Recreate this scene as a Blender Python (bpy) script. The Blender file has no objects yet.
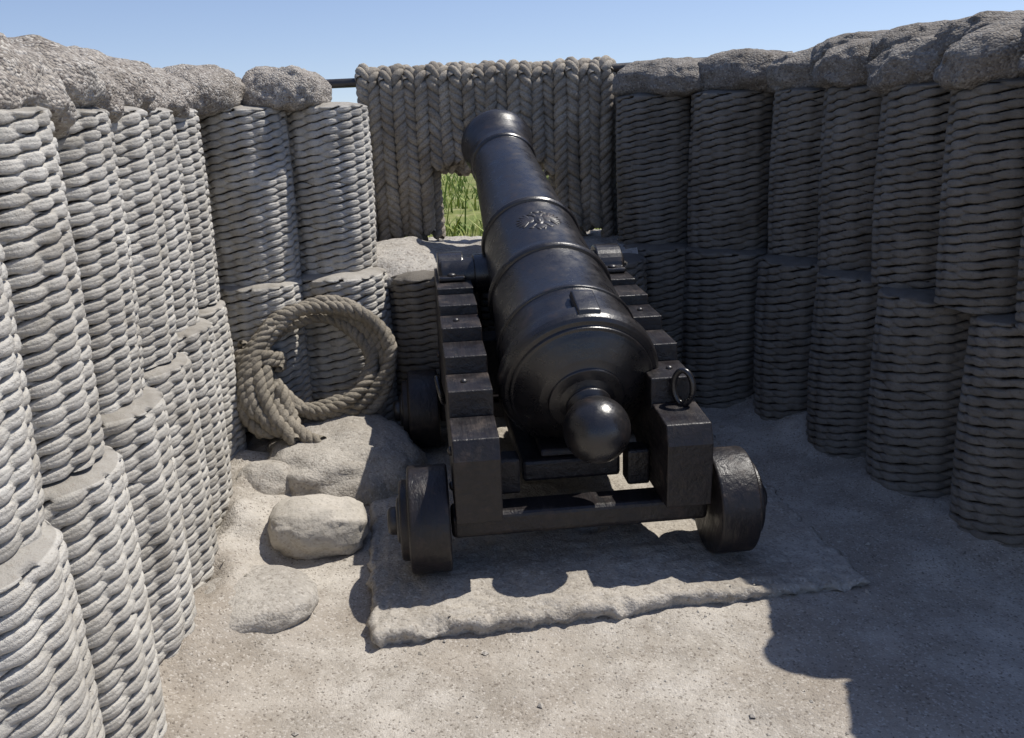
import bpy, math, random, bmesh
import numpy as np
from mathutils import Vector, Matrix, noise
random.seed(7); rng=np.random.RandomState(7)
S=bpy.context.scene; COL=S.collection
S.view_settings.view_transform='Standard'; S.view_settings.look='None'; S.view_settings.exposure=0
R=math.radians

# ---------------------------------------------------------------- helpers
def mk_mesh(name,V,F,smooth=True,attr=None):
    me=bpy.data.meshes.new(name)
    V=np.asarray(V,dtype=np.float32)
    if isinstance(F,np.ndarray):
        n=len(F);k=F.shape[1]
        me.vertices.add(len(V)); me.vertices.foreach_set('co',V.ravel())
        me.loops.add(n*k); me.loops.foreach_set('vertex_index',F.astype(np.int32).ravel())
        me.polygons.add(n); me.polygons.foreach_set('loop_start',np.arange(0,n*k,k,dtype=np.int32))
        me.update(calc_edges=True)
    else:
        me.from_pydata([tuple(map(float,v)) for v in V],[],[tuple(int(i) for i in f) for f in F])
    me.validate()
    if smooth: me.polygons.foreach_set('use_smooth',[True]*len(me.polygons))
    if attr is not None:
        a=me.attributes.new('relief','FLOAT','POINT'); a.data.foreach_set('value',np.asarray(attr,dtype=np.float32).ravel())
    me.update()
    return me
def grid_faces(M,N,wrap,off=0):
    i=np.arange(M-1)[:,None]; j=np.arange(N if wrap else N-1)[None,:]
    j2=(j+1)%N
    a=i*N+j;b=i*N+j2;c=(i+1)*N+j2;d=(i+1)*N+j
    return np.stack([a,b,c,d],-1).reshape(-1,4)+off
def add(name,me,mat=None,parent=None,loc=(0,0,0),rot=(0,0,0),scale=(1,1,1),label=None,cat=None,group=None,kind=None):
    o=bpy.data.objects.new(name,me); COL.objects.link(o)
    o.location=loc;o.rotation_euler=rot;o.scale=scale
    if parent: o.parent=parent
    if mat and me and not me.materials: me.materials.append(mat)
    elif mat and me and me.materials[0]!=mat:
        o.material_slots[0].link='OBJECT';o.material_slots[0].material=mat
    if label:o['label']=label
    if cat:o['category']=cat
    if group:o['group']=group
    if kind:o['kind']=kind
    return o
def empty(name,**k): return add(name,None,**k)
def lathe(prof,N=64,axis='Y'):
    P=np.array(prof,float); t=np.linspace(0,2*np.pi,N,endpoint=False)
    s=P[:,0][:,None]; r=P[:,1][:,None]
    c=np.cos(t)[None]*r; d=np.sin(t)[None]*r; s=s+0*c
    if axis=='Y': V=np.stack([d,s,c],-1)
    elif axis=='X': V=np.stack([s,c,d],-1)
    else: V=np.stack([c,d,s],-1)
    return V.reshape(-1,3),grid_faces(len(P),N,True)
def round_prof(pts,rad=0.006):
    out=[pts[0]]
    for i in range(1,len(pts)-1):
        p=Vector(pts[i]);a=Vector(pts[i-1])-p;b=Vector(pts[i+1])-p
        ra=min(rad,a.length*.4);rb=min(rad,b.length*.4)
        if a.length<1e-6 or b.length<1e-6: out.append(pts[i]);continue
        A=p+a.normalized()*ra;B=p+b.normalized()*rb
        out+= [tuple(A),tuple((A+B+p*2)/4),tuple(B)]
    out.append(pts[-1]); return out
def bevel(o,w=.006,seg=2):
    m=o.modifiers.new('b','BEVEL');m.width=w;m.segments=seg;m.limit_method='ANGLE';m.angle_limit=R(35)
    return o
def extr(poly,x0,x1):
    n=len(poly)
    V=[(x0,p[0],p[1]) for p in poly]+[(x1,p[0],p[1]) for p in poly]
    F=[tuple(range(n))[::-1],tuple(range(n,2*n))]+[(i,(i+1)%n,(i+1)%n+n,i+n) for i in range(n)]
    return V,F
def boxm(name,x0,x1,y0,y1,z0,z1):
    return mk_mesh(name,*extr([(y0,z0),(y1,z0),(y1,z1),(y0,z1)],x0,x1),smooth=False)
def fix_normals(me):
    b=bmesh.new();b.from_mesh(me);bmesh.ops.recalc_face_normals(b,faces=b.faces);b.to_mesh(me);b.free();return me
def join(parts):
    V=[];F=[];o=0
    for v,f in parts:
        V.append(np.asarray(v,float));F+= [tuple(int(i)+o for i in q) for q in f]; o+=len(v)
    return np.vstack(V),F
def frames(path,closed=False):
    P=np.asarray(path,float);n=len(P)
    T=np.gradient(P,axis=0) if not closed else (np.roll(P,-1,0)-np.roll(P,1,0))
    T/=np.linalg.norm(T,axis=1)[:,None]
    up=np.array([0.123,.31,.94]); 
    if abs(T[0]@up/np.linalg.norm(up))>.9: up=np.array([1,.1,.05])
    A=np.zeros_like(P);a=np.cross(T[0],up);a/=np.linalg.norm(a);A[0]=a
    for i in range(1,n):
        a=A[i-1]-T[i]*(A[i-1]@T[i]);A[i]=a/np.linalg.norm(a)
    return P,T,A,np.cross(T,A)
def tube_mesh(path,rad,sides=8,closed=False):
    P,T,A,B=frames(path,closed)
    rad=np.broadcast_to(rad,(len(P),))
    t=np.linspace(0,2*np.pi,sides,endpoint=False)
    V=P[:,None]+rad[:,None,None]*(A[:,None]*np.cos(t)[None,:,None]+B[:,None]*np.sin(t)[None,:,None])
    F=grid_faces(len(P),sides,True)
    V=V.reshape(-1,3)
    if closed:
        n=len(P);j=np.arange(sides);j2=(j+1)%sides
        F=np.vstack([F,np.stack([(n-1)*sides+j,(n-1)*sides+j2,j2,j],-1)])
    return V,F
def rope(path,Rr,pitch,sign=1,strands=3,sides=7,k_=.56):
    P,T,A,B=frames(path)
    L=np.concatenate([[0],np.cumsum(np.linalg.norm(np.diff(P,axis=0),axis=1))])
    V=[];F=[];o=0
    for k in range(strands):
        ph=sign*2*np.pi*L/pitch+2*np.pi*k/strands+.35*np.sin(L*9+k)
        rj=1+.09*np.sin(L*31+k*2)+.06*np.sin(L*77+k)
        C=P+.5*Rr*(A*np.cos(ph)[:,None]+B*np.sin(ph)[:,None])
        v,f=tube_mesh(C,k_*Rr*rj,sides)
        V.append(v);F.append(f+o);o+=len(v)
    return np.vstack(V),np.vstack(F)
def resample(path,step):
    P=np.asarray(path,float);L=np.concatenate([[0],np.cumsum(np.linalg.norm(np.diff(P,axis=0),axis=1))])
    n=max(4,int(L[-1]/step));s=np.linspace(0,L[-1],n)
    return np.stack([np.interp(s,L,P[:,i]) for i in range(3)],-1)
def smoothpath(e,n=90,it=30):
    e=np.array(e,float);tt=np.linspace(0,len(e)-1,n);e=np.stack([np.interp(tt,range(len(e)),e[:,k]) for k in range(3)],-1)
    for _ in range(it): e[1:-1]=(e[:-2]+e[1:-1]*2+e[2:])/4
    return e
def fbm(p,o=4):
    return noise.fractal(Vector(p),1.0,2.0,o)

# ---------------------------------------------------------------- materials
def newmat(name):
    m=bpy.data.materials.new(name);m.use_nodes=True
    nt=m.node_tree;b=nt.nodes['Principled BSDF'];return m,nt,b
def ramp(nt,src,stops):
    r=nt.nodes.new('ShaderNodeValToRGB');e=r.color_ramp.elements
    while len(e)<len(stops): e.new(.5)
    for i,(p,c) in enumerate(stops):
        e[i].position=p;e[i].color=(*c,1)
    nt.links.new(src,r.inputs[0]);return r.outputs[0]
def gr(v): return (v,v,v)
def coords(nt,randomise=True,space='Object'):
    tc=nt.nodes.new('ShaderNodeTexCoord')
    if not randomise: return tc.outputs[space]
    oi=nt.nodes.new('ShaderNodeObjectInfo')
    m=nt.nodes.new('ShaderNodeMath');m.operation='MULTIPLY';m.inputs[1].default_value=37.
    nt.links.new(oi.outputs['Random'],m.inputs[0])
    a=nt.nodes.new('ShaderNodeVectorMath');a.operation='ADD'
    nt.links.new(tc.outputs[space],a.inputs[0]);nt.links.new(m.outputs[0],a.inputs[1])
    return a.outputs[0]
def noi(nt,co,scale,detail=4,rough=.6,out='Fac'):
    n=nt.nodes.new('ShaderNodeTexNoise');n.inputs['Scale'].default_value=scale
    n.inputs['Detail'].default_value=detail;n.inputs['Roughness'].default_value=rough
    nt.links.new(co,n.inputs['Vector']);return n.outputs[out]
def vorn(nt,co,scale):
    n=nt.nodes.new('ShaderNodeTexVoronoi');n.inputs['Scale'].default_value=scale
    nt.links.new(co,n.inputs['Vector']);return n.outputs['Distance'],n.outputs['Color']
def mix(nt,fac,a,b,mode='MIX'):
    m=nt.nodes.new('ShaderNodeMix');m.data_type='RGBA';m.blend_type=mode
    for i,v in ((0,fac),(6,a),(7,b)):
        if isinstance(v,(int,float)): m.inputs[i].default_value=v
        elif isinstance(v,tuple): m.inputs[i].default_value=(*v,1)
        else: nt.links.new(v,m.inputs[i])
    return m.outputs[2]
def mth(nt,op,a,b=0.):
    m=nt.nodes.new('ShaderNodeMath');m.operation=op
    for i,v in enumerate((a,b)):
        if isinstance(v,(int,float)): m.inputs[i].default_value=v
        else: nt.links.new(v,m.inputs[i])
    return m.outputs[0]
def bump(nt,b,h,strength=.5,dist=.01):
    n=nt.nodes.new('ShaderNodeBump');n.inputs['Strength'].default_value=strength;n.inputs['Distance'].default_value=dist
    nt.links.new(h,n.inputs['Height'])
    nt.links.new(n.outputs[0],b.inputs['Normal'])
def sc(c,k): return tuple(x*k for x in c)

def wattle_mat(name,k,tint=(1,1,1)):
    m,nt,b=newmat(name)
    co=coords(nt)
    a=nt.nodes.new('ShaderNodeAttribute');a.attribute_name='relief'
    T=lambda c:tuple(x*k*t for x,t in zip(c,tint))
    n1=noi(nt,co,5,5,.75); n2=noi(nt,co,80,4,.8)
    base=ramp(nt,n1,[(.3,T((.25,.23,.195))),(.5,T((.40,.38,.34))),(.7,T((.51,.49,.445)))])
    dark=mix(nt,1.,base,(.13,.10,.08),'MULTIPLY')
    f=ramp(nt,a.outputs['Fac'],[(.2,gr(0)),(.58,gr(1))])
    c=mix(nt,f,dark,base)
    c=mix(nt,ramp(nt,n2,[(.52,gr(0)),(.68,gr(.6))]),c,T((.18,.15,.12)))
    nt.links.new(c,b.inputs['Base Color']);b.inputs['Roughness'].default_value=.92
    bump(nt,b,n2,.85,.008);return m
def bag_mat(name,k,sp1,bs):
    m,nt,b=newmat(name)
    co=coords(nt)
    n1=noi(nt,co,4,4);n2=noi(nt,co,36,5,.72);v,vc=vorn(nt,co,110)
    c=ramp(nt,n1,[(.3,sc((.20,.175,.145),k)),(.5,sc((.28,.25,.215),k)),(.75,sc((.36,.335,.295),k))])
    sp=nt.nodes.new('ShaderNodeSeparateColor');nt.links.new(vc,sp.inputs[0])
    c=mix(nt,ramp(nt,sp.outputs[0],[(.66,gr(0)),(.9,gr(sp1))]),c,sc((.5,.47,.42),k))
    c=mix(nt,ramp(nt,sp.outputs[1],[(.72,gr(0)),(.92,gr(sp1))]),c,sc((.1,.08,.07),k))
    nt.links.new(c,b.inputs['Base Color']);b.inputs['Roughness'].default_value=.95
    h=mth(nt,'ADD',mth(nt,'MULTIPLY',v,-.7),mth(nt,'MULTIPLY',n2,1.1))
    bump(nt,b,h,bs,.013);return m
def concrete_mat(name,cols,pebble=90,rand=True,bs=.8,speck=.6):
    m,nt,b=newmat(name);co=coords(nt,rand)
    n1=noi(nt,co,2.5,5,.65);n2=noi(nt,co,22,6,.7);v,vc=vorn(nt,co,pebble)
    c=ramp(nt,n1,[(.3,cols[0]),(.52,cols[1]),(.72,cols[2])])
    sp=nt.nodes.new('ShaderNodeSeparateColor');nt.links.new(vc,sp.inputs[0])
    c=mix(nt,ramp(nt,sp.outputs[0],[(.72,gr(0)),(.94,gr(speck))]),c,(.55,.51,.45))
    c=mix(nt,ramp(nt,sp.outputs[1],[(.76,gr(0)),(.94,gr(speck))]),c,(.15,.125,.1))
    c=mix(nt,ramp(nt,n2,[(.5,gr(0)),(.75,gr(.45))]),c,sc(cols[0],.7))
    nt.links.new(c,b.inputs['Base Color']);b.inputs['Roughness'].default_value=.94
    h=mth(nt,'ADD',mth(nt,'MULTIPLY',v,-.4*speck),mth(nt,'MULTIPLY',n2,1.))
    bump(nt,b,h,bs,.014);return m
def ground_mat():
    m,nt,b=newmat('packed_dirt_and_grass');co=coords(nt,False)
    n0=noi(nt,co,1.3,4,.6);n1=noi(nt,co,3.5,6,.7);n2=noi(nt,co,26,5,.7);v,vc=vorn(nt,co,150)
    c=ramp(nt,n1,[(.3,(.26,.23,.19)),(.5,(.395,.36,.31)),(.7,(.52,.48,.42))])
    c=mix(nt,ramp(nt,n0,[(.42,gr(0)),(.6,gr(.7))]),c,(.265,.225,.18))
    sp=nt.nodes.new('ShaderNodeSeparateColor');nt.links.new(vc,sp.inputs[0])
    c=mix(nt,ramp(nt,sp.outputs[0],[(.8,gr(0)),(.97,gr(.45))]),c,(.6,.56,.5))
    c=mix(nt,ramp(nt,sp.outputs[1],[(.88,gr(0)),(.98,gr(.7))]),c,(.11,.09,.07))
    c=mix(nt,ramp(nt,n2,[(.54,gr(0)),(.75,gr(.5))]),c,(.17,.14,.11))
    sy=nt.nodes.new('ShaderNodeSeparateXYZ');nt.links.new(co,sy.inputs[0])
    yy=mth(nt,'ADD',sy.outputs[1],n1)
    mr=nt.nodes.new('ShaderNodeMapRange');mr.inputs[1].default_value=6.9;mr.inputs[2].default_value=7.4
    nt.links.new(yy,mr.inputs[0])
    g=ramp(nt,n1,[(.3,(.08,.12,.02)),(.5,(.18,.2,.05)),(.7,(.36,.32,.18))])
    c=mix(nt,mr.outputs[0],c,g)
    nt.links.new(c,b.inputs['Base Color']);b.inputs['Roughness'].default_value=.95
    h=mth(nt,'ADD',mth(nt,'MULTIPLY',v,-.25),mth(nt,'ADD',n2,mth(nt,'MULTIPLY',n1,1.6)))
    bump(nt,b,h,.65,.014);return m
def rope_mat(name,c0,c1,dk=.7):
    m,nt,b=newmat(name);co=coords(nt)
    n1=noi(nt,co,6,3);n2=noi(nt,co,90,4,.7)
    c=ramp(nt,n1,[(.3,c0),(.7,c1)])
    c=mix(nt,ramp(nt,n2,[(.45,gr(0)),(.75,gr(dk))]),c,sc(c0,.4))
    nt.links.new(c,b.inputs['Base Color']);b.inputs['Roughness'].default_value=.95
    bump(nt,b,n2,.9,.008);return m
def iron_mat(name,base=(.012,.0105,.011),rust=.35,rough=.34,bs=.2):
    m,nt,b=newmat(name);co=coords(nt)
    n1=noi(nt,co,3,5,.65);n2=noi(nt,co,60,4,.7);n3=noi(nt,co,14,5,.7)
    c=ramp(nt,n1,[(.35,base),(.7,tuple(x*1.9+.003 for x in base))])
    c=mix(nt,ramp(nt,n3,[(.56,gr(0)),(.74,gr(rust))]),c,(.07,.035,.022))
    nt.links.new(c,b.inputs['Base Color'])
    nt.links.new(ramp(nt,n3,[(.3,gr(rough-.06)),(.7,gr(rough+.2))]),b.inputs['Roughness'])
    b.inputs['Specular IOR Level'].default_value=.75
    bump(nt,b,mth(nt,'ADD',n2,mth(nt,'MULTIPLY',n3,1.5)),bs,.006);return m
def wood_mat(name):
    m,nt,b=newmat(name);co=coords(nt)
    mp=nt.nodes.new('ShaderNodeMapping');nt.links.new(co,mp.inputs[0]);mp.inputs['Scale'].default_value=(14,1.4,14)
    n1=noi(nt,mp.outputs[0],3,5,.6);n2=noi(nt,co,9,5,.7)
    c=ramp(nt,n1,[(.35,(.008,.007,.008)),(.7,(.020,.015,.015))])
    c=mix(nt,ramp(nt,n2,[(.54,gr(0)),(.74,gr(.65))]),c,(.085,.06,.046))
    nt.links.new(c,b.inputs['Base Color'])
    nt.links.new(ramp(nt,n2,[(.3,gr(.28)),(.7,gr(.62))]),b.inputs['Roughness'])
    bump(nt,b,mth(nt,'ADD',n1,n2),.55,.009);return m
def grass_mat():
    m,nt,b=newmat('grass_blades');co=coords(nt,False)
    n1=noi(nt,co,3,4)
    c=ramp(nt,n1,[(.32,(.06,.12,.02)),(.48,(.2,.29,.05)),(.62,(.4,.42,.12)),(.74,(.5,.46,.28))])
    nt.links.new(c,b.inputs['Base Color']);b.inputs['Roughness'].default_value=.7;return m
M_W=wattle_mat('wattle_concrete_pale',1.22)
M_WD2=wattle_mat('wattle_concrete_painted_shade',.5,(1,.96,.92))  # darker copy: shade of the right wall and sill baskets put into the colour
M_B=bag_mat('pebbled_sandbag',1.2,.65,.95);M_BD=bag_mat('pebbled_sandbag_dark',.75,.55,.85)  # second one is a darker copy for the bags on the right wall
M_G=ground_mat()
M_SLAB=concrete_mat('rough_platform_concrete',[(.26,.23,.19),(.38,.345,.295),(.49,.45,.39)],110,speck=.5)
M_SILL=concrete_mat('sill_concrete',[(.27,.245,.21),(.38,.355,.32),(.47,.45,.41)],90)
M_ROCK=concrete_mat('pale_stone',[(.32,.29,.24),(.43,.395,.34),(.52,.48,.42)],120,bs=.55,speck=.3)
M_MOUND=concrete_mat('dusty_rubble',[(.28,.25,.21),(.38,.35,.305),(.48,.445,.39)],110,bs=.9,speck=.45)
M_EARTH=concrete_mat('bank_earth',[(.1,.085,.065),(.16,.135,.105),(.22,.19,.15)],60,False)
M_RC=rope_mat('weathered_hemp',(.2,.175,.135),(.35,.31,.25))
M_RM=rope_mat('grey_tan_hemp',(.25,.215,.17),(.46,.41,.335),.85)
M_I=iron_mat('black_painted_iron',(.009,.008,.0085),.3,.25,.16);M_I2=iron_mat('worn_black_iron',(.014,.0115,.011),.5,.36)
M_EM=iron_mat('rusty_relief',(.015,.0115,.010),.6,.36)
M_WD=wood_mat('black_painted_timber');M_GR=grass_mat()

# ---------------------------------------------------------------- world, sun, camera
SUN=Vector((.50,.24,1)).normalized()
w=bpy.data.worlds.new('World');S.world=w;w.use_nodes=True
nt=w.node_tree;sk=nt.nodes.new('ShaderNodeTexSky');sk.sky_type='NISHITA';sk.sun_disc=False
sk.sun_elevation=math.asin(SUN.z);sk.sun_rotation=math.atan2(SUN.x,SUN.y);sk.air_density=1.;sk.dust_density=.2;sk.ozone_density=3.
tc=nt.nodes.new('ShaderNodeTexCoord');mp=nt.nodes.new('ShaderNodeMapping');mp.inputs['Location'].default_value=(0,0,.08)
nt.links.new(tc.outputs['Generated'],mp.inputs[0]);nt.links.new(mp.outputs[0],sk.inputs[0])
cm=mix(nt,1.,sk.outputs[0],(1.22,1.08,1.1),'MULTIPLY')
nt.links.new(cm,nt.nodes['Background'].inputs[0]);nt.nodes['Background'].inputs[1].default_value=.12
sl=bpy.data.lights.new('sun','SUN');sl.energy=5.;sl.angle=R(.5);sl.color=(1,.955,.88)
so=bpy.data.objects.new('sun',sl);COL.objects.link(so);so.rotation_euler=SUN.to_track_quat('Z','Y').to_euler();so.location=(4,2,8)
cd=bpy.data.cameras.new('camera');cam=bpy.data.objects.new('camera',cd);COL.objects.link(cam);S.camera=cam
cd.sensor_width=36;cd.lens=900*36/1024;cd.shift_y=-27/1024;cd.clip_start=.05;cd.clip_end=3000
cam.matrix_world=Matrix.Translation((0,0,1.8))@Matrix.Rotation(R(90-14.75),4,'X')@Matrix.Rotation(R(-2),4,'Z')

# ---------------------------------------------------------------- ground
def sstep(a,b,x):
    t=min(1,max(0,(x-a)/(b-a)));return t*t*(3-2*t)
def gh(x,y):
    d1=x-(-.71-.155*y); d2=(2.98-.29*y)-x
    h=.018*fbm((x*1.3,y*1.3,3))+.010*fbm((x*6,y*6,1))
    if 0.<y<5.2:
        h+=.12*math.exp(-(max(d1,0)/.16)**2)*(.75+.8*fbm((x*3,y*3,9)))
        h+=.09*math.exp(-(max(d2,0)/.22)**2)*(.8+.9*fbm((x*2.5,y*2.5,5)))
        h+=.14*math.exp(-((x+1.0)/.5)**2-((y-4.25)/.55)**2)
        h+=.075*math.exp(-(((x+1.0)/.22)**2+((y-2.97)/.25)**2)**2)
        h+=.09*math.exp(-(((x+1.08)/.16)**2+((y-3.6)/.19)**2)**2)
    h+=.5*sstep(6.8,9,y)+.12*fbm((x*.3,y*.3,7))*sstep(7,10,y)
    return h
xs=np.concatenate([[-600,-200,-60,-20,-9,-6,-4.5],np.linspace(-3.2,3.4,250),[4.5,6,9,20,60,200,600]])
ys=np.concatenate([[-200,-50,-12,-4,-1],np.linspace(.2,7,250),np.linspace(7.2,16,30),[20,30,50,100,250,900]])
V=np.array([[(x,y,gh(x,y)) for x in xs] for y in ys]).reshape(-1,3)
add('ground',mk_mesh('ground',V,grid_faces(len(ys),len(xs),False)),M_G,kind='structure')

# ---------------------------------------------------------------- gabions
def gabion_mesh(seed,H=.88,Rr=.245,rows=46,n=8):
    r_=np.random.RandomState(seed)
    NT=216;NZ=rows*7+1
    th=np.linspace(0,2*np.pi,NT,endpoint=False)[None,:]; z=np.linspace(0,H,NZ)[:,None]
    h=H/rows
    zz=z+.005*np.sin(1*th+r_.rand()*6+z*3)+.002*np.sin(2*th+r_.rand()*6+z*7)+.001*np.sin(5*th+z*20)
    kk=np.floor(zz/h)
    amp=r_.uniform(.8,1.2,rows+8);thk=r_.uniform(.86,1.08,rows+8);dz=r_.uniform(-.12,.12,rows+8)*h
    ph=r_.uniform(-.18,.18,rows+8);tw=r_.uniform(-.1,.1)
    best=np.full((NZ,NT),-.028)
    for dk in (-2,-1,0,1,2):
        k=(kk+dk).astype(int);ki=np.clip(k+3,0,rows+7)
        zc=(k+.5)*h+dz[ki]
        ang=n*th+np.pi*k+tw*z*4+.12*np.sin(2*th+1.3)+ph[ki]
        wv=np.cos(ang)
        zc=zc+.0022*np.sin(ang)
        hh=h*thk[ki]*(.52+.40*wv)
        q=1-((zz-zc)/hh)**2
        e=np.where(q>0,np.clip(q,0,1)**.26,-2)
        # split-withe groove along each strand
        gv=.0016*np.exp(-((zz-zc-.15*h)/(.10*h))**2)
        r=.0098*amp[ki]*wv+.0115*e-.003-gv
        best=np.maximum(best,r)
    bulge=.009*np.sin(np.pi*z/H)-.003
    low=.004*np.sin(2*th+r_.rand()*6)+.003*np.sin(3*th+r_.rand()*6+z*4)
    rr=Rr-.016+best+bulge+low
    V=np.stack([rr*np.cos(th),rr*np.sin(th),z+0*th],-1).reshape(-1,3)
    F=grid_faces(NZ,NT,True)
    rel=((best+.016)/.033).clip(0,1).ravel()
    o=len(V)
    rings=[]
    for q,dzz in ((.95,.006),(.85,.014),(.6,.024),(.02,.03)):
        rg=V[o-NT:o].copy();tt=th.ravel();rg[:,0]=Rr*q*np.cos(tt);rg[:,1]=Rr*q*np.sin(tt);rg[:,2]=H+dzz+.004*np.sin(5*tt+seed)*q;rings.append(rg)
    V=np.vstack([V]+rings)
    F=np.vstack([F,grid_faces(5,NT,True,o-NT)])
    rel=np.concatenate([rel,np.full(4*NT,.45)])
    return mk_mesh('gabion',V,F,attr=rel)
GM=[gabion_mesh(11,rows=46,n=8),gabion_mesh(12,rows=48,n=7),gabion_mesh(13,rows=47,n=8),gabion_mesh(14,rows=44,n=8),gabion_mesh(15,rows=49,n=9)]
for me in GM: me.materials.append(M_W)
gi=0
def gab(x,y,z0,z1,r,lab,mat=M_W):
    global gi
    me=GM[gi%5];gi+=1
    k=r/.245
    add('gabion',me,mat,loc=(x,y,z0),rot=(R(random.uniform(-.7,.7)),R(random.uniform(-.7,.7)),random.uniform(0,6.28)),
        scale=(k,k,(z1-z0)/.88),label=lab,cat='gabion',group='woven gabions lining the gun emplacement')
LU='pale grey woven gabion on the upper tier, sunlit'
LL='pale grey woven gabion standing on the dirt floor'
RU='shaded woven gabion on the upper tier under sandbags'
RL='shaded woven gabion standing on the dirt floor'
ZM=.94;ZT=1.82
for i,y in enumerate((1.7,2.2,2.7,3.2,3.7,4.22)):
    x=-.984-.155*y
    gab(x-.005,y,ZM,ZT,.243,LU); gab(x+.045,y-.02,-.02,ZM-.01-.02*(i%2),.25,LL)
gab(-1.36,4.78,ZM,ZT,.235,LU);gab(-.97,5.02,ZM,ZT,.235,LU)
gab(-1.36,4.72,-.02,ZM-.01,.245,LL);gab(-.93,4.93,-.02,ZM-.01,.26,LL)
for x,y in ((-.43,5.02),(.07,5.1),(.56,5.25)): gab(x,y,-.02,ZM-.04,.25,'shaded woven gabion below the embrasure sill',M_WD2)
gab(-1.22,5.5,ZM,ZT,.235,LU);gab(-1.22,5.97,ZM,ZT,.235,LU)
RG=[(2.02,3.62,.25),(1.94,4.1,.25),(1.83,4.56,.24),(1.70,5.0,.24),(1.345,5.4,.26),(.93,5.68,.24)]
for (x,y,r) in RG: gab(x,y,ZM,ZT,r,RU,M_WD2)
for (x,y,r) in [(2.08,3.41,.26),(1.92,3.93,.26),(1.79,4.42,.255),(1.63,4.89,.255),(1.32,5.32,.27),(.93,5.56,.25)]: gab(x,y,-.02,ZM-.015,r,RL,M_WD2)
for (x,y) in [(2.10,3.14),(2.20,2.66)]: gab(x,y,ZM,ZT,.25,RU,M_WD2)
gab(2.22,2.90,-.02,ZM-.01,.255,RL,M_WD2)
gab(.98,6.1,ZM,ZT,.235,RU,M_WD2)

# ---------------------------------------------------------------- earth behind the gabions
def prism(name,poly,z0,z1,mat):
    n=len(poly)
    V=[(x,y,z0) for x,y in poly]+[(x,y,z1) for x,y in poly]
    F=[tuple(range(n))[::-1],tuple(range(n,2*n))]+[(i,(i+1)%n,(i+1)%n+n,i+n) for i in range(n)]
    return add(name,fix_normals(mk_mesh(name,V,F,smooth=False)),mat,kind='structure')
prism('earth_bank',[(-1.2,.9),(-1.38,2.2),(-1.66,4.25),(-1.42,4.8),(-1.0,5.08),(-1.2,5.5),(-1.2,6.5),(-2.8,6.9),(-3.6,.9)],-.3,1.785,M_EARTH)
prism('earth_bank',[(2.5,2.2),(2.2,3.0),(2.05,3.7),(1.86,4.58),(1.74,5.02),(1.38,5.45),(.98,5.72),(1.0,6.5),(2.6,7.0),(4.4,2.2)],-.3,1.785,M_EARTH)

# embrasure sill
nx,ny=110,60
V=[]
for j in range(ny):
    for i in range(nx):
        x=-1.05+1.82*i/(nx-1);y=4.90+1.53*j/(ny-1)
        e=min(1,j/7)
        yo=y+(.05*fbm((x*3,0,5))+.03*fbm((x*11,0,6)))*(1-e)+max(0,x)*.45*(1-j/(ny-1))
        z=.935-.07*(1-e)**2+.03*fbm((x*2,y*2,2))+.014*fbm((x*9,y*9,4))+.10*math.exp(-((x+.66)/.28)**2-((y-5.4)/.4)**2)-.03*sstep(5.6,6.2,y)
        V.append((x,yo,z))
V=np.array(V);F=grid_faces(ny,nx,False)
lo=V[:nx].copy();lo[:,1]+=.02;lo[:,2]-=.045
lo2=V[:nx].copy();lo2[:,1]+=.16;lo2[:,2]=.84
hi=V[-nx:].copy();hi[:,2]=-.0
o=len(V);V=np.vstack([V,lo,lo2,hi])
q=lambda a,b:[[a+i,a+i+1,b+i+1,b+i] for i in range(nx-1)]
F=np.vstack([F,q(o,0),q(o+nx,o),q((ny-1)*nx,o+2*nx)])
add('embrasure_sill',mk_mesh('embrasure_sill',V,F),M_SILL,label='rough pale concrete sill of the gun embrasure',cat='sill')

# ---------------------------------------------------------------- sandbags
def bag_mesh(seed,L=.62,W=.44,H=.24):
    N,Mm=88,56
    V=[]
    for i in range(Mm):
        v=-math.pi/2+math.pi*i/(Mm-1)
        for j in range(N):
            u=2*math.pi*j/N
            f=lambda c,e:math.copysign(abs(c)**e,c)
            x=f(math.cos(v),.62)*f(math.cos(u),.6)*L/2
            y=f(math.cos(v),.62)*f(math.sin(u),.8)*W/2
            z=f(math.sin(v),.85)*H/2
            if z<0: z*=.75
            z-= .10*(abs(x)/(L/2))**3*H*1.4
            d=1+.13*fbm((x*4+seed*9,y*4,z*4))+.07*fbm((x*15+seed,y*15,z*15))
            fold=.006*math.sin(30*y+6*fbm((x*3,y*3,seed)))*(abs(x)/(L/2))**2
            V.append((x*d,y*d,z*d+fold))
    return mk_mesh('sandbag',np.array(V),grid_faces(Mm,N,True))
BM=[bag_mesh(s) for s in range(6)]
for me in BM: me.materials.append(M_B)
bi=0
def bag(x,y,z,ang,sc_=(1,1,1),tilt=(0,0),mat=M_B):
    global bi
    add('sandbag',BM[bi%6],mat,loc=(x,y,z),rot=(R(tilt[0]+random.uniform(-3,3)),R(tilt[1]+random.uniform(-3,3)),R(ang+random.uniform(-5,5)+180*(bi%2))),scale=sc_,
        label='lumpy pebbled concrete sandbag laid on the gabions',cat='sandbag',group='sandbags crowning the parapet');bi+=1
zb=ZT+.07
for i in range(11):
    y=1.55+i*.275
    x=-1.06-.155*y
    bag(x-.03,y,zb+.010*(i%2),38+random.uniform(-10,8),(1.05,.95,1.05+.12*(i%3==0)),tilt=(14,-6))
bag(-1.50,4.62,zb+.01,75,(.95,.85,1.1));bag(-1.13,4.92,zb+.005,78,(.88,.9,1.12))
bag(-1.38,5.5,zb-.03,10,(.85,1,.85));bag(-1.45,5.95,zb-.07,8,(.85,1,.7))
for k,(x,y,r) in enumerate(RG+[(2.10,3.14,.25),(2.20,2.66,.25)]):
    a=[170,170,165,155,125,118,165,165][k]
    bag(x+.06,y+.02,zb+.02,a,(1.12,1.1,1.12),mat=M_BD)
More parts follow.
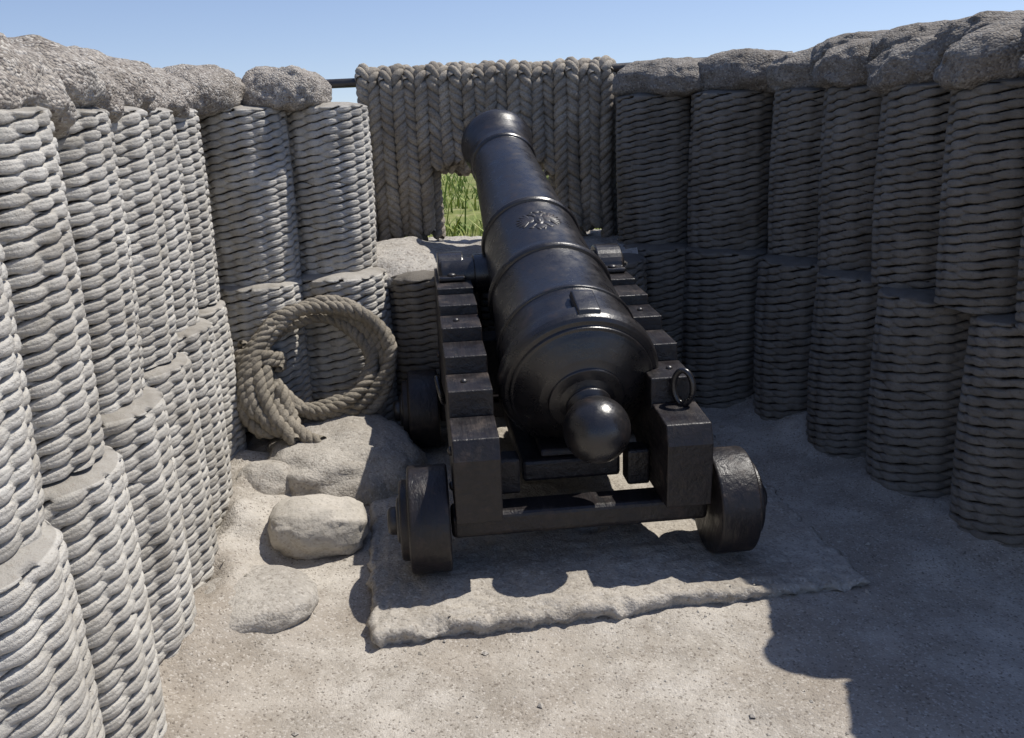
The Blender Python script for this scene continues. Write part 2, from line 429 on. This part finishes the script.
for (x,y,a) in [(2.2,3.38,-12),(2.12,3.88,-12),(2.02,4.34,-12),(1.9,4.8,-15)]:
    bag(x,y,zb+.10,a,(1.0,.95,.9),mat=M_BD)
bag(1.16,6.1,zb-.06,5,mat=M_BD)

# ---------------------------------------------------------------- rope mantlet
man=empty('rope_mantlet',loc=(0,6.12,-.02),label='thick mantlet of hanging grey tan ropes across the embrasure',cat='rope mantlet')
def vrope(seed,L,sg,Rr=.040):
    r_=random.Random(seed)
    a=r_.uniform(-.008,.008);p=r_.uniform(0,6);b=r_.uniform(-.012,.012)
    s=np.linspace(0,L,int(L/.009))
    P=np.stack([a*np.sin(s*5+p)-a*math.sin(p)+b*s*s,.016*np.sin(s*4+p)-.02*s*s,-s],-1)
    t=np.linspace(0,math.pi,14)[::-1][:-1]
    top=np.stack([0*t,.055-.055*np.cos(math.pi-t),.055*np.sin(t)],-1)
    P=np.vstack([top+np.array([P[0,0],P[0,1],0]),P])
    return mk_mesh('rope',*rope(P,Rr,.16+r_.uniform(-.012,.012),sg,3,9,.52))
long_=[[vrope(i+10*s,.97+.05*i,1 if s else -1,.047+.0015*(i%3)) for i in range(5)] for s in (0,1)]
short=[[vrope(40+i+10*s,.56+.03*i,1 if s else -1,.048) for i in range(4)] for s in (0,1)]
n=22
rr_=random.Random(5)
for layer in (0,1):
    for i in range(n):
        x=-.915+1.59*i/(n-1)+(.037 if layer else 0)+rr_.uniform(-.004,.004)
        op=-.48<x<.33
        lib=(short if op else long_)[i%2]
        me=lib[rr_.randrange(len(lib))]
        add('rope',me,M_RM,parent=man,loc=(x,.09*layer+rr_.uniform(-.012,.012),2.0+rr_.uniform(-.014,.014)),rot=(0,R(rr_.uniform(-.6,.6)),0),scale=(1,1,rr_.uniform(.95,1.0)))
add('pole',mk_mesh('pole',*tube_mesh(np.array([[-2.1,.05,1.985],[0,.05,2.005],[1.9,.05,2.07]]),.03,12)),M_I2,parent=man)
for x in (-1.9,1.7):
    add('post',mk_mesh('post',*tube_mesh(np.array([[x,.12,.0],[x,.12,1.0],[x,.12,2.05]]),.035,12)),M_I2,parent=man)

# ---------------------------------------------------------------- gun platform slab
def slab():
    W,D=1.86,2.5;H=.056
    nx,ny=210,170
    V=[]
    for j in range(ny):
        for i in range(nx):
            fx=i/(nx-1);fy=j/(ny-1)
            x=W*(fx-.06*math.sin(2*math.pi*fx));y=D*(fy-.06*math.sin(2*math.pi*fy))
            e=min(x,y,W-x,D-y)
            kx=max(0,1-min(x,W-x)/.12);ky=max(0,1-min(y,D-y)/.12)
            xx=x+kx*(.024*fbm((0,y*3,1))+.014*fbm((0,y*14,1)))
            yy2=y+ky*(.024*fbm((x*3,0,2))+.014*fbm((x*14,0,2)))
            chip=max(0,fbm((x*7,y*7,4)))*.05*max(0,1-e/.07)
            z=H+.009*fbm((x*4,y*4,8))+.006*fbm((x*20,y*20,8))-(.012*max(0,1-e/.02)**2)-chip-.03*sstep(1.2,1.86,x)
            z-=.045*math.exp(-((x-.93)/.06)**2-((y-.62)/.035)**2)
            V.append((xx,yy2,z))
    V=np.array(V);F=grid_faces(ny,nx,False)
    idx=np.arange(nx*ny).reshape(ny,nx)
    loop=np.concatenate([idx[0,:],idx[1:,-1],idx[-1,-2::-1],idx[-2:0:-1,0]])
    o=len(V);n=len(loop);prev=loop;Fs=[F];Vs=[V]
    for k,(zz,out) in enumerate(((.024,.004),(-.005,-.012),(-.08,.0))):
        lo=V[loop].copy()
        for m in range(n):
            px,py=lo[m,0],lo[m,1]
            dx=(1 if px>W-.06 else -1 if px<.06 else 0);dy=(1 if py>D-.06 else -1 if py<.06 else 0)
            w_=out+.022*fbm((px*14,py*14,k*3.))
            lo[m,0]+=dx*w_;lo[m,1]+=dy*w_
        lo[:,2]=np.minimum(lo[:,2]-.006,zz)
        Vs.append(lo);cur=o+np.arange(n)
        Fs.append(np.array([[cur[i],cur[(i+1)%n],prev[(i+1)%n],prev[i]] for i in range(n)]))
        prev=cur;o+=n
    return mk_mesh('gun_platform',np.vstack(Vs),np.vstack(Fs))
add('gun_platform',slab(),M_SLAB,loc=(-.52,2.76,0),rot=(0,0,R(8.5)),label='low rough concrete slab under the gun carriage',cat='platform')

# ---------------------------------------------------------------- gun carriage
al=R(5.8)
CO=Vector((.24,3.22,.058))
car=empty('gun_carriage',loc=CO,rot=(0,0,al),label='black stepped timber truck carriage standing on the concrete slab',cat='gun carriage')
poly=[(-.13,.25),(-.14,.50),(-.11,.575),(.09,.592),(.092,.572),(.104,.572),(.11,.69),(.325,.695),(.327,.672),(.339,.672),(.345,.763),(.565,.768),(.567,.745),(.579,.745),(.585,.825),(.805,.83),(.807,.805),(.819,.805),(.825,.872),(1.045,.877),(1.047,.85),(1.06,.85),(1.065,.903),
      (1.60,.91),(1.66,.87),(1.68,.30),(1.56,.24),(1.16,.24),(1.05,.34),(.80,.40),(.45,.38),(.25,.30),(.18,.25)]
def bolt(p,ax,sx=1,r=.02):
    if ax=='Z': v,f=lathe([(0,0),(0,r),(.008,r),(.014,r*.6),(.016,0)],12,'Z')
    else: v,f=lathe([(0,0),(0,r),(sx*.008,r),(sx*.014,r*.6),(sx*.016,0)],12,'X')
    add('bolt',mk_mesh('bolt',v,f),M_I2,parent=car,loc=p)
for sx in (-1,1):
    x=sx*.405
    a_,b_=(x-.095,x+.08) if sx>0 else (x-.08,x+.095)
    o=add('cheek',fix_normals(mk_mesh('cheek',*extr(poly,a_,b_),smooth=False)),M_WD,parent=car);bevel(o,.010,3)
    pr=[(1.385-.125*math.cos(t),.91+.118*math.sin(t)) for t in np.linspace(0,math.pi,17)]
    pr=[(1.20,.908)]+[(1.20,.932)]+[p for p in pr if p[1]>.932]+[(1.57,.932),(1.57,.908)]
    cs=add('capsquare',fix_normals(mk_mesh('capsquare',*extr(pr,x-.065,x+.065),smooth=False)),M_I,parent=car);bevel(cs,.008,2)
    for yb,zt in ((1.23,.932),(1.54,.932)): bolt((x,yb,zt-.001),'Z',r=.022)
    for yb,zt in ((.22,.692),(.70,.827)): bolt((x+.01*sx,yb,zt-.003),'Z',r=.014)
    for yb,zb_ in ((-.02,.36),(-.02,.50),(1.35,.5)): bolt((x+sx*(.08 if sx>0 else .08),yb,zb_),'X',sx,r=.018)
    t=np.linspace(0,2*np.pi,40,endpoint=False)
    if sx>0:
        ring=np.stack([.0*t,.040*np.cos(t),.068*np.sin(t)],-1)
        v,f=tube_mesh(ring,.012,10,True)
        v=v@np.array(Matrix.Rotation(R(50),3,'Z')).T
        xr=x+.02; yr=.06
        eye=tube_mesh(np.array([[xr,yr+.02,.565],[xr,yr,.60],[xr,yr,.61]]),.014,8)
        add('ring_bolt',mk_mesh('ring_bolt',*join([(v+np.array([xr,yr,.662]),f),eye])),M_I,parent=car)
    ring=np.stack([.012*np.sin(t)*sx,.055*np.cos(t),.055*np.sin(t)],-1)
    v,f=tube_mesh(ring,.011,10,True)
    add('breeching_ring',mk_mesh('breeching_ring',v+np.array([x+sx*.10,.55,.56]),f),M_I,parent=car)
    for wy in (0,1.36):
        p=round_prof([(-.10,.0),(-.10,.07),(-.10,.199),(-.093,.206),(.048,.206),(.055,.198),(.055,.160),(.059,.155),(.082,.153),(.088,.147),(.088,.0)],.004)
        v,f=lathe(p,64,'X'); v[:,0]*=sx
        wh=add('truck_wheel',fix_normals(mk_mesh('truck_wheel',v,f)),M_WD,parent=car,loc=(sx*.605,wy+(.04 if sx<0 and wy==0 else 0),.206),rot=(random.uniform(0,6),0,0))
        wh.modifiers.new('e','EDGE_SPLIT').split_angle=R(40)
        v,f=lathe(round_prof([(.086,.0),(.086,.09),(.097,.088),(.102,.08),(.102,0)],.004),40,'X');v[:,0]*=sx
        o=add('wheel_plate',fix_normals(mk_mesh('wheel_plate',v,f)),M_I2,parent=wh)
        o.modifiers.new('e','EDGE_SPLIT').split_angle=R(50)
        v,f=lathe(round_prof([(.100,.0),(.100,.055),(.127,.053),(.137,.043),(.137,0)],.006),28,'X');v[:,0]*=sx
        o=add('hub',fix_normals(mk_mesh('hub',v,f)),M_I2,parent=wh)
        o.modifiers.new('e','EDGE_SPLIT').split_angle=R(50)
ax_=[(-.05,.15),(.09,.15),(.09,.246),(-.05,.246)]
o=add('axletree',fix_normals(mk_mesh('axletree',*extr(ax_,-.50,.50),smooth=False)),M_WD,parent=car);bevel(o,.02,3)
o=add('axletree',boxm('axletree',-.50,.50,1.29,1.43,.15,.239),M_WD,parent=car);bevel(o,.012)
o=add('transom',boxm('transom',-.31,.31,1.22,1.40,.3,.60),M_WD,parent=car);bevel(o,.01)
o=add('stool_bed',boxm('stool_bed',-.20,.20,.16,1.2,.27,.36),M_WD,parent=car);bevel(o,.015)
for sx in (-1,1):
    a_,b_=sorted((sx*.308,sx*.215))
    o=add('bracket',boxm('bracket',a_,b_,.10,.20,.25,.40),M_WD,parent=car);bevel(o,.012)
q_=fix_normals(mk_mesh('quoin',*extr([(.19,.362),(.62,.362),(.62,.44),(.20,.39)],-.12,.12),smooth=False))
o=add('quoin',q_,M_WD,parent=car);bevel(o,.008)

# ---------------------------------------------------------------- cannon
B0=Vector((.268,3.49,.712))
slope=.388
gun=empty('cannon',loc=B0,label='black cast iron muzzle loading cannon on a truck carriage',cat='cannon')
gun.rotation_euler=(math.atan(slope),0,R(8.3))
prof=[(-.165,.072),(-.150,.082),(-.138,.110),(-.133,.150),(-.128,.153),(-.123,.153),(-.112,.185),(-.090,.225),(-.068,.260),(-.052,.280),(-.050,.292),(-.036,.294),(-.034,.312),(-.022,.324),(.0,.330),(.045,.330),(.052,.322),(.053,.312),(.068,.312),(.070,.303),(.10,.301),
 (.20,.297),(.23,.297),(.233,.305),(.25,.305),(.253,.296),
 (.60,.274),(.603,.285),(.615,.291),(.63,.291),(.642,.285),(.645,.276),(.66,.275),(.663,.264),(.70,.260),
 (1.12,.240),(1.123,.250),(1.14,.256),(1.157,.250),(1.16,.240),(1.17,.232),(1.20,.228),
 (1.55,.208),(1.90,.190),(2.06,.183),(2.065,.192),(2.08,.197),(2.095,.192),(2.10,.182),(2.16,.183),(2.22,.19),(2.28,.203),(2.33,.217),(2.36,.222),(2.385,.219),(2.39,.208),(2.42,.205),(2.44,.195),(2.445,.18),(2.445,.105),(2.44,.10),(1.9,.10),(1.9,0)]
v,f=lathe(round_prof(prof,.002),112)
barrel=add('barrel',fix_normals(mk_mesh('barrel',v,f)),M_I,parent=gun)
barrel.modifiers.new('e','EDGE_SPLIT').split_angle=R(50)
cb=[(0.0,.085),(-.155,.078),(-.165,.092),(-.178,.092),(-.184,.072),(-.195,.066),(-.203,.074)]
for t in np.linspace(.66,math.pi,24): cb.append((-.306+.129*math.cos(t),.129*math.sin(t)))
cb[-1]=(-.435,0)
v,f=lathe(cb,56);add('cascabel_knob',fix_normals(mk_mesh('cascabel_knob',v,f)),M_I,parent=gun)
for sx in (-1,1):
    v,f=lathe(round_prof([(.12,.10),(.30,.10),(.30,.085),(.465,.083),(.475,.072),(.475,0)],.006),40,'X');v[:,0]*=sx;v+=np.array([0,1.105,-.145])
    o=add('trunnion',fix_normals(mk_mesh('trunnion',v,f)),M_I,parent=gun)
    o.modifiers.new('e','EDGE_SPLIT').split_angle=R(50)
def patch(name,ang0,ang1,s0,s1,rad_fn,h,N=16,M_=12):
    V=[]
    for j in range(M_):
        for i in range(N):
            a=ang0+(ang1-ang0)*i/(N-1);s=s0+(s1-s0)*j/(M_-1)
            e=min(i,N-1-i,j,M_-1-j)
            r=rad_fn(s)+(h if e>0 else -.01)
            V.append((r*math.sin(a),s,r*math.cos(a)))
    return mk_mesh(name,np.array(V),grid_faces(M_,N,False),smooth=False)
rf=lambda s:np.interp(s,[p[0] for p in prof[:-4]],[p[1] for p in prof[:-4]])
vp=add('vent_patch',patch('vent_patch',-.10,.20,-.015,.16,lambda s:.322,.022),M_I,parent=gun);bevel(vp,.005)
def onb(px,ps):
    s=.91+ps;r=float(rf(s));return (r,(px-.012)/r,s)
def blob(cx,cs,rx,rs,rot=0,h=.010,N=14):
    V=[];c,s_=math.cos(rot),math.sin(rot)
    for k,(q,hh) in enumerate(((1,-.2),(.9,.5),(.6,.9),(.05,1))):
        for i in range(N):
            t=2*math.pi*i/N
            x=rx*q*math.cos(t);y=rs*q*math.sin(t)
            X=cx+c*x-s_*y;Y=cs+s_*x+c*y
            r,a,ss=onb(X*.85,Y*.85);r+=h*hh*.33
            V.append((r*math.sin(a),ss,r*math.cos(a)))
    return np.array(V),grid_faces(4,N,True)
parts=[blob(0,0,.030,.06,0,.016),blob(0,0,.016,.034,0,.026),blob(0,-.075,.035,.03),blob(0,.100,.022,.016,0,.012)]
for sx in (-1,1):
    parts+= [blob(sx*.022,.062,.012,.028,-sx*.4,.012),blob(sx*.040,.080,.018,.011,0,.012),blob(sx*.03,.100,.010,.008),blob(sx*.065,.02,.045,.045,sx*.5,.010)]
    for k in range(7):
        a=1.25-.36*k
        parts.append(blob(sx*(.05+.045*math.cos(a)),.012+.05*math.sin(a),.04,.011,sx*a,.013))
    parts+= [blob(sx*.035,-.055,.024,.010,-sx*.8),blob(sx*.055,-.078,.016,.012),blob(sx*.018,-.10,.022,.010,sx*1.2)]
add('eagle_emblem',mk_mesh('eagle_emblem',*join(parts)),M_EM,parent=gun)

# ---------------------------------------------------------------- rope coil
def coil():
    pts=[];turns=6.3;N=800
    for i in range(N):
        t=i/(N-1);a=2*math.pi*turns*t-1.9
        lay=math.sin(2*math.pi*t*2.6)
        rr=.325+.045*math.sin(2*math.pi*t*3.1+1)+.014*math.sin(a*.62)+.012*math.sin(a*2+t*7)+.016*math.sin(a*3+t*15)
        d=.085*math.cos(2*math.pi*t*3.1+1)*(.8+.2*lay)+.02*math.sin(a*1.3)
        pts.append((rr*math.cos(a),d,rr*.97*math.sin(a)-.01*math.sin(a*1.1)))
    V1=rope(resample(pts,.012),.038,.13,1,3,8,.52)
    V2=rope(resample(smoothpath([(-.30,-.10,-.06),(-.27,-.15,-.2),(-.2,-.19,-.32),(-.12,-.22,-.41),(-.04,-.25,-.45)],60,20),.012),.038,.13,1,3,8)
    ps=[]
    for i in range(160):
        t=i/159;a=2*math.pi*2.6*t
        ca=R(166)+R(20)*(t-.3)
        c=np.array([.325*math.cos(ca),0,.32*math.sin(ca)]);rd=np.array([math.cos(ca),0,math.sin(ca)])
        ps.append(c+.11*(rd*math.cos(a))+np.array([0,.140*math.sin(a),0]))
    V3=rope(resample(ps,.012),.030,.11,-1,3,7)
    out=[V1,V2,V3]
    for e in ([(-.30,-.10,.19),(-.38,-.12,.09),(-.43,-.14,-.05),(-.44,-.15,-.2),(-.37,-.17,-.34),(-.27,-.17,-.38),(-.22,-.15,-.27),(-.27,-.12,-.1)],
              [(-.28,-.10,.2),(-.33,-.13,.12),(-.38,-.17,0),(-.385,-.19,-.15),(-.33,-.21,-.3),(-.22,-.20,-.39),(-.16,-.17,-.33),(-.24,-.14,-.12)],
              [(-.30,-.08,.17),(-.42,-.10,.06),(-.46,-.10,-.1),(-.42,-.13,-.27),(-.34,-.13,-.37)],
              [(-.26,-.12,.23),(-.35,-.15,.08),(-.33,-.19,-.1),(-.28,-.22,-.28),(-.18,-.24,-.42)],
              [(-.24,-.10,.26),(-.40,-.16,.02),(-.42,-.18,-.14),(-.36,-.2,-.27),(-.29,-.17,-.16),(-.3,-.14,0)]):
        out.append(rope(resample(smoothpath(e),.012),.038,.13,1,3,8,.52))
    return mk_mesh('rope_coil',*join(out))
add('rope_coil',coil(),M_RC,loc=(-.985,4.46,.55),rot=(R(-16),R(0),R(14)),scale=(.93,.93,.87),label='thick coil of weathered twisted rope leaning on the gabions',cat='rope coil')

# ---------------------------------------------------------------- stones
def rock(name,seed,sx,sy,sz,loc,rz=0,lab='',amp=.22,mat=M_ROCK,fine=.05,rx=0,pw=.8):
    b=bmesh.new();bmesh.ops.create_icosphere(b,subdivisions=5,radius=1)
    for v in b.verts:
        p=v.co.copy()
        q=Vector([math.copysign(abs(c)**pw,c) for c in p])
        d=1+amp*fbm(p*.9+Vector((seed*7,0,0)),2)+fine*fbm(p*4+Vector((seed,0,0)),4)
        v.co=Vector((q.x*sx,q.y*sy,q.z*sz))*d
    me=bpy.data.meshes.new(name);b.to_mesh(me);b.free()
    me.polygons.foreach_set('use_smooth',[True]*len(me.polygons))
    return add(name,me,mat,loc=loc,rot=(rx,0,rz),label=lab,cat='stone')
rock('boulder',3,.205,.165,.120,(-.85,3.50,.10),R(8),'rounded pale tan boulder lying on the dirt floor',.14,fine=.05,pw=.78)
rock('stone',6,.42,.44,.235,(-.87,4.23,.05),R(10),'low smooth pale mound of rubble under the rope coil',.10,M_MOUND,rx=R(4),pw=.85,fine=.07)
rock('stone',8,.15,.14,.15,(-1.18,3.93,.08),0,'rounded stone at the foot of a gabion',.12,M_MOUND,fine=.04,pw=.95)
rock('stone',9,.24,.23,.085,(-1.0,3.0,.04),.4,'flat worn stone sunk in the dirt floor',.10,M_MOUND,rx=R(-4),pw=.9,fine=.03)

# pebbles and dry litter
parts=[]
r_=random.Random(3)
for i in range(1400):
    y=r_.uniform(2,5.2);x=r_.uniform(-.75-.155*y,2.9-.29*y)
    lx=(x+.52)*math.cos(R(8.5))+(y-2.76)*math.sin(R(8.5));ly=-(x+.52)*math.sin(R(8.5))+(y-2.76)*math.cos(R(8.5))
    if 0<lx<1.86 and 0<ly<2.5:
        if i%3: continue
        z=.056-.03*sstep(1.2,1.86,lx)
    else: z=gh(x,y)
    s=r_.uniform(.002,.006)*(2.2 if r_.random()<.08 else 1)
    b=np.array([(1,0,0),(0,1,0),(-1,0,0),(0,-1,0),(0,0,.7),(0,0,-.7)],float)*s*np.array([r_.uniform(.7,1.6),r_.uniform(.7,1.3),1])
    a=r_.uniform(0,6);c,sn=math.cos(a),math.sin(a)
    b=b@np.array([[c,-sn,0],[sn,c,0],[0,0,1]])+np.array([x,y,z+s*.3])
    parts.append((b,[(0,1,4),(1,2,4),(2,3,4),(3,0,4),(1,0,5),(2,1,5),(3,2,5),(0,3,5)]))
add('gravel',mk_mesh('gravel',*join(parts),smooth=False),M_ROCK,kind='stuff',label='scattered pebbles on the dirt floor',cat='gravel')

# grass beyond
V=[];F=[]
for i in range(9000):
    y=7.2+10*r_.random()**1.3;x=r_.uniform(-2.6,2.2)*y/8
    if fbm((x*1.2,y*1.2,0))<-.18: continue
    h=r_.uniform(.06,.22)*(3.0 if r_.random()<.12 else 1);a=r_.uniform(0,6.28);w_=r_.uniform(.006,.018)
    z=gh(x,y)-.02;dx,dy=math.cos(a),math.sin(a);l=h*r_.uniform(.2,1.1);b=r_.uniform(0,6.28)
    o=len(V)
    V+=[(x-dx*w_,y-dy*w_,z),(x+dx*w_,y+dy*w_,z),(x+l*.3*math.cos(b)+dx*w_*.7,y+l*.3*math.sin(b)+dy*w_*.7,z+h*.6),(x+l*.3*math.cos(b)-dx*w_*.7,y+l*.3*math.sin(b)-dy*w_*.7,z+h*.6),(x+l*math.cos(b),y+l*math.sin(b),z+h)]
    F+=[(o,o+1,o+2,o+3),(o+3,o+2,o+4)]
add('grass',mk_mesh('grass',np.array(V),F,smooth=False),M_GR,kind='stuff',label='sunlit yellow-green grass beyond the embrasure',cat='grass')
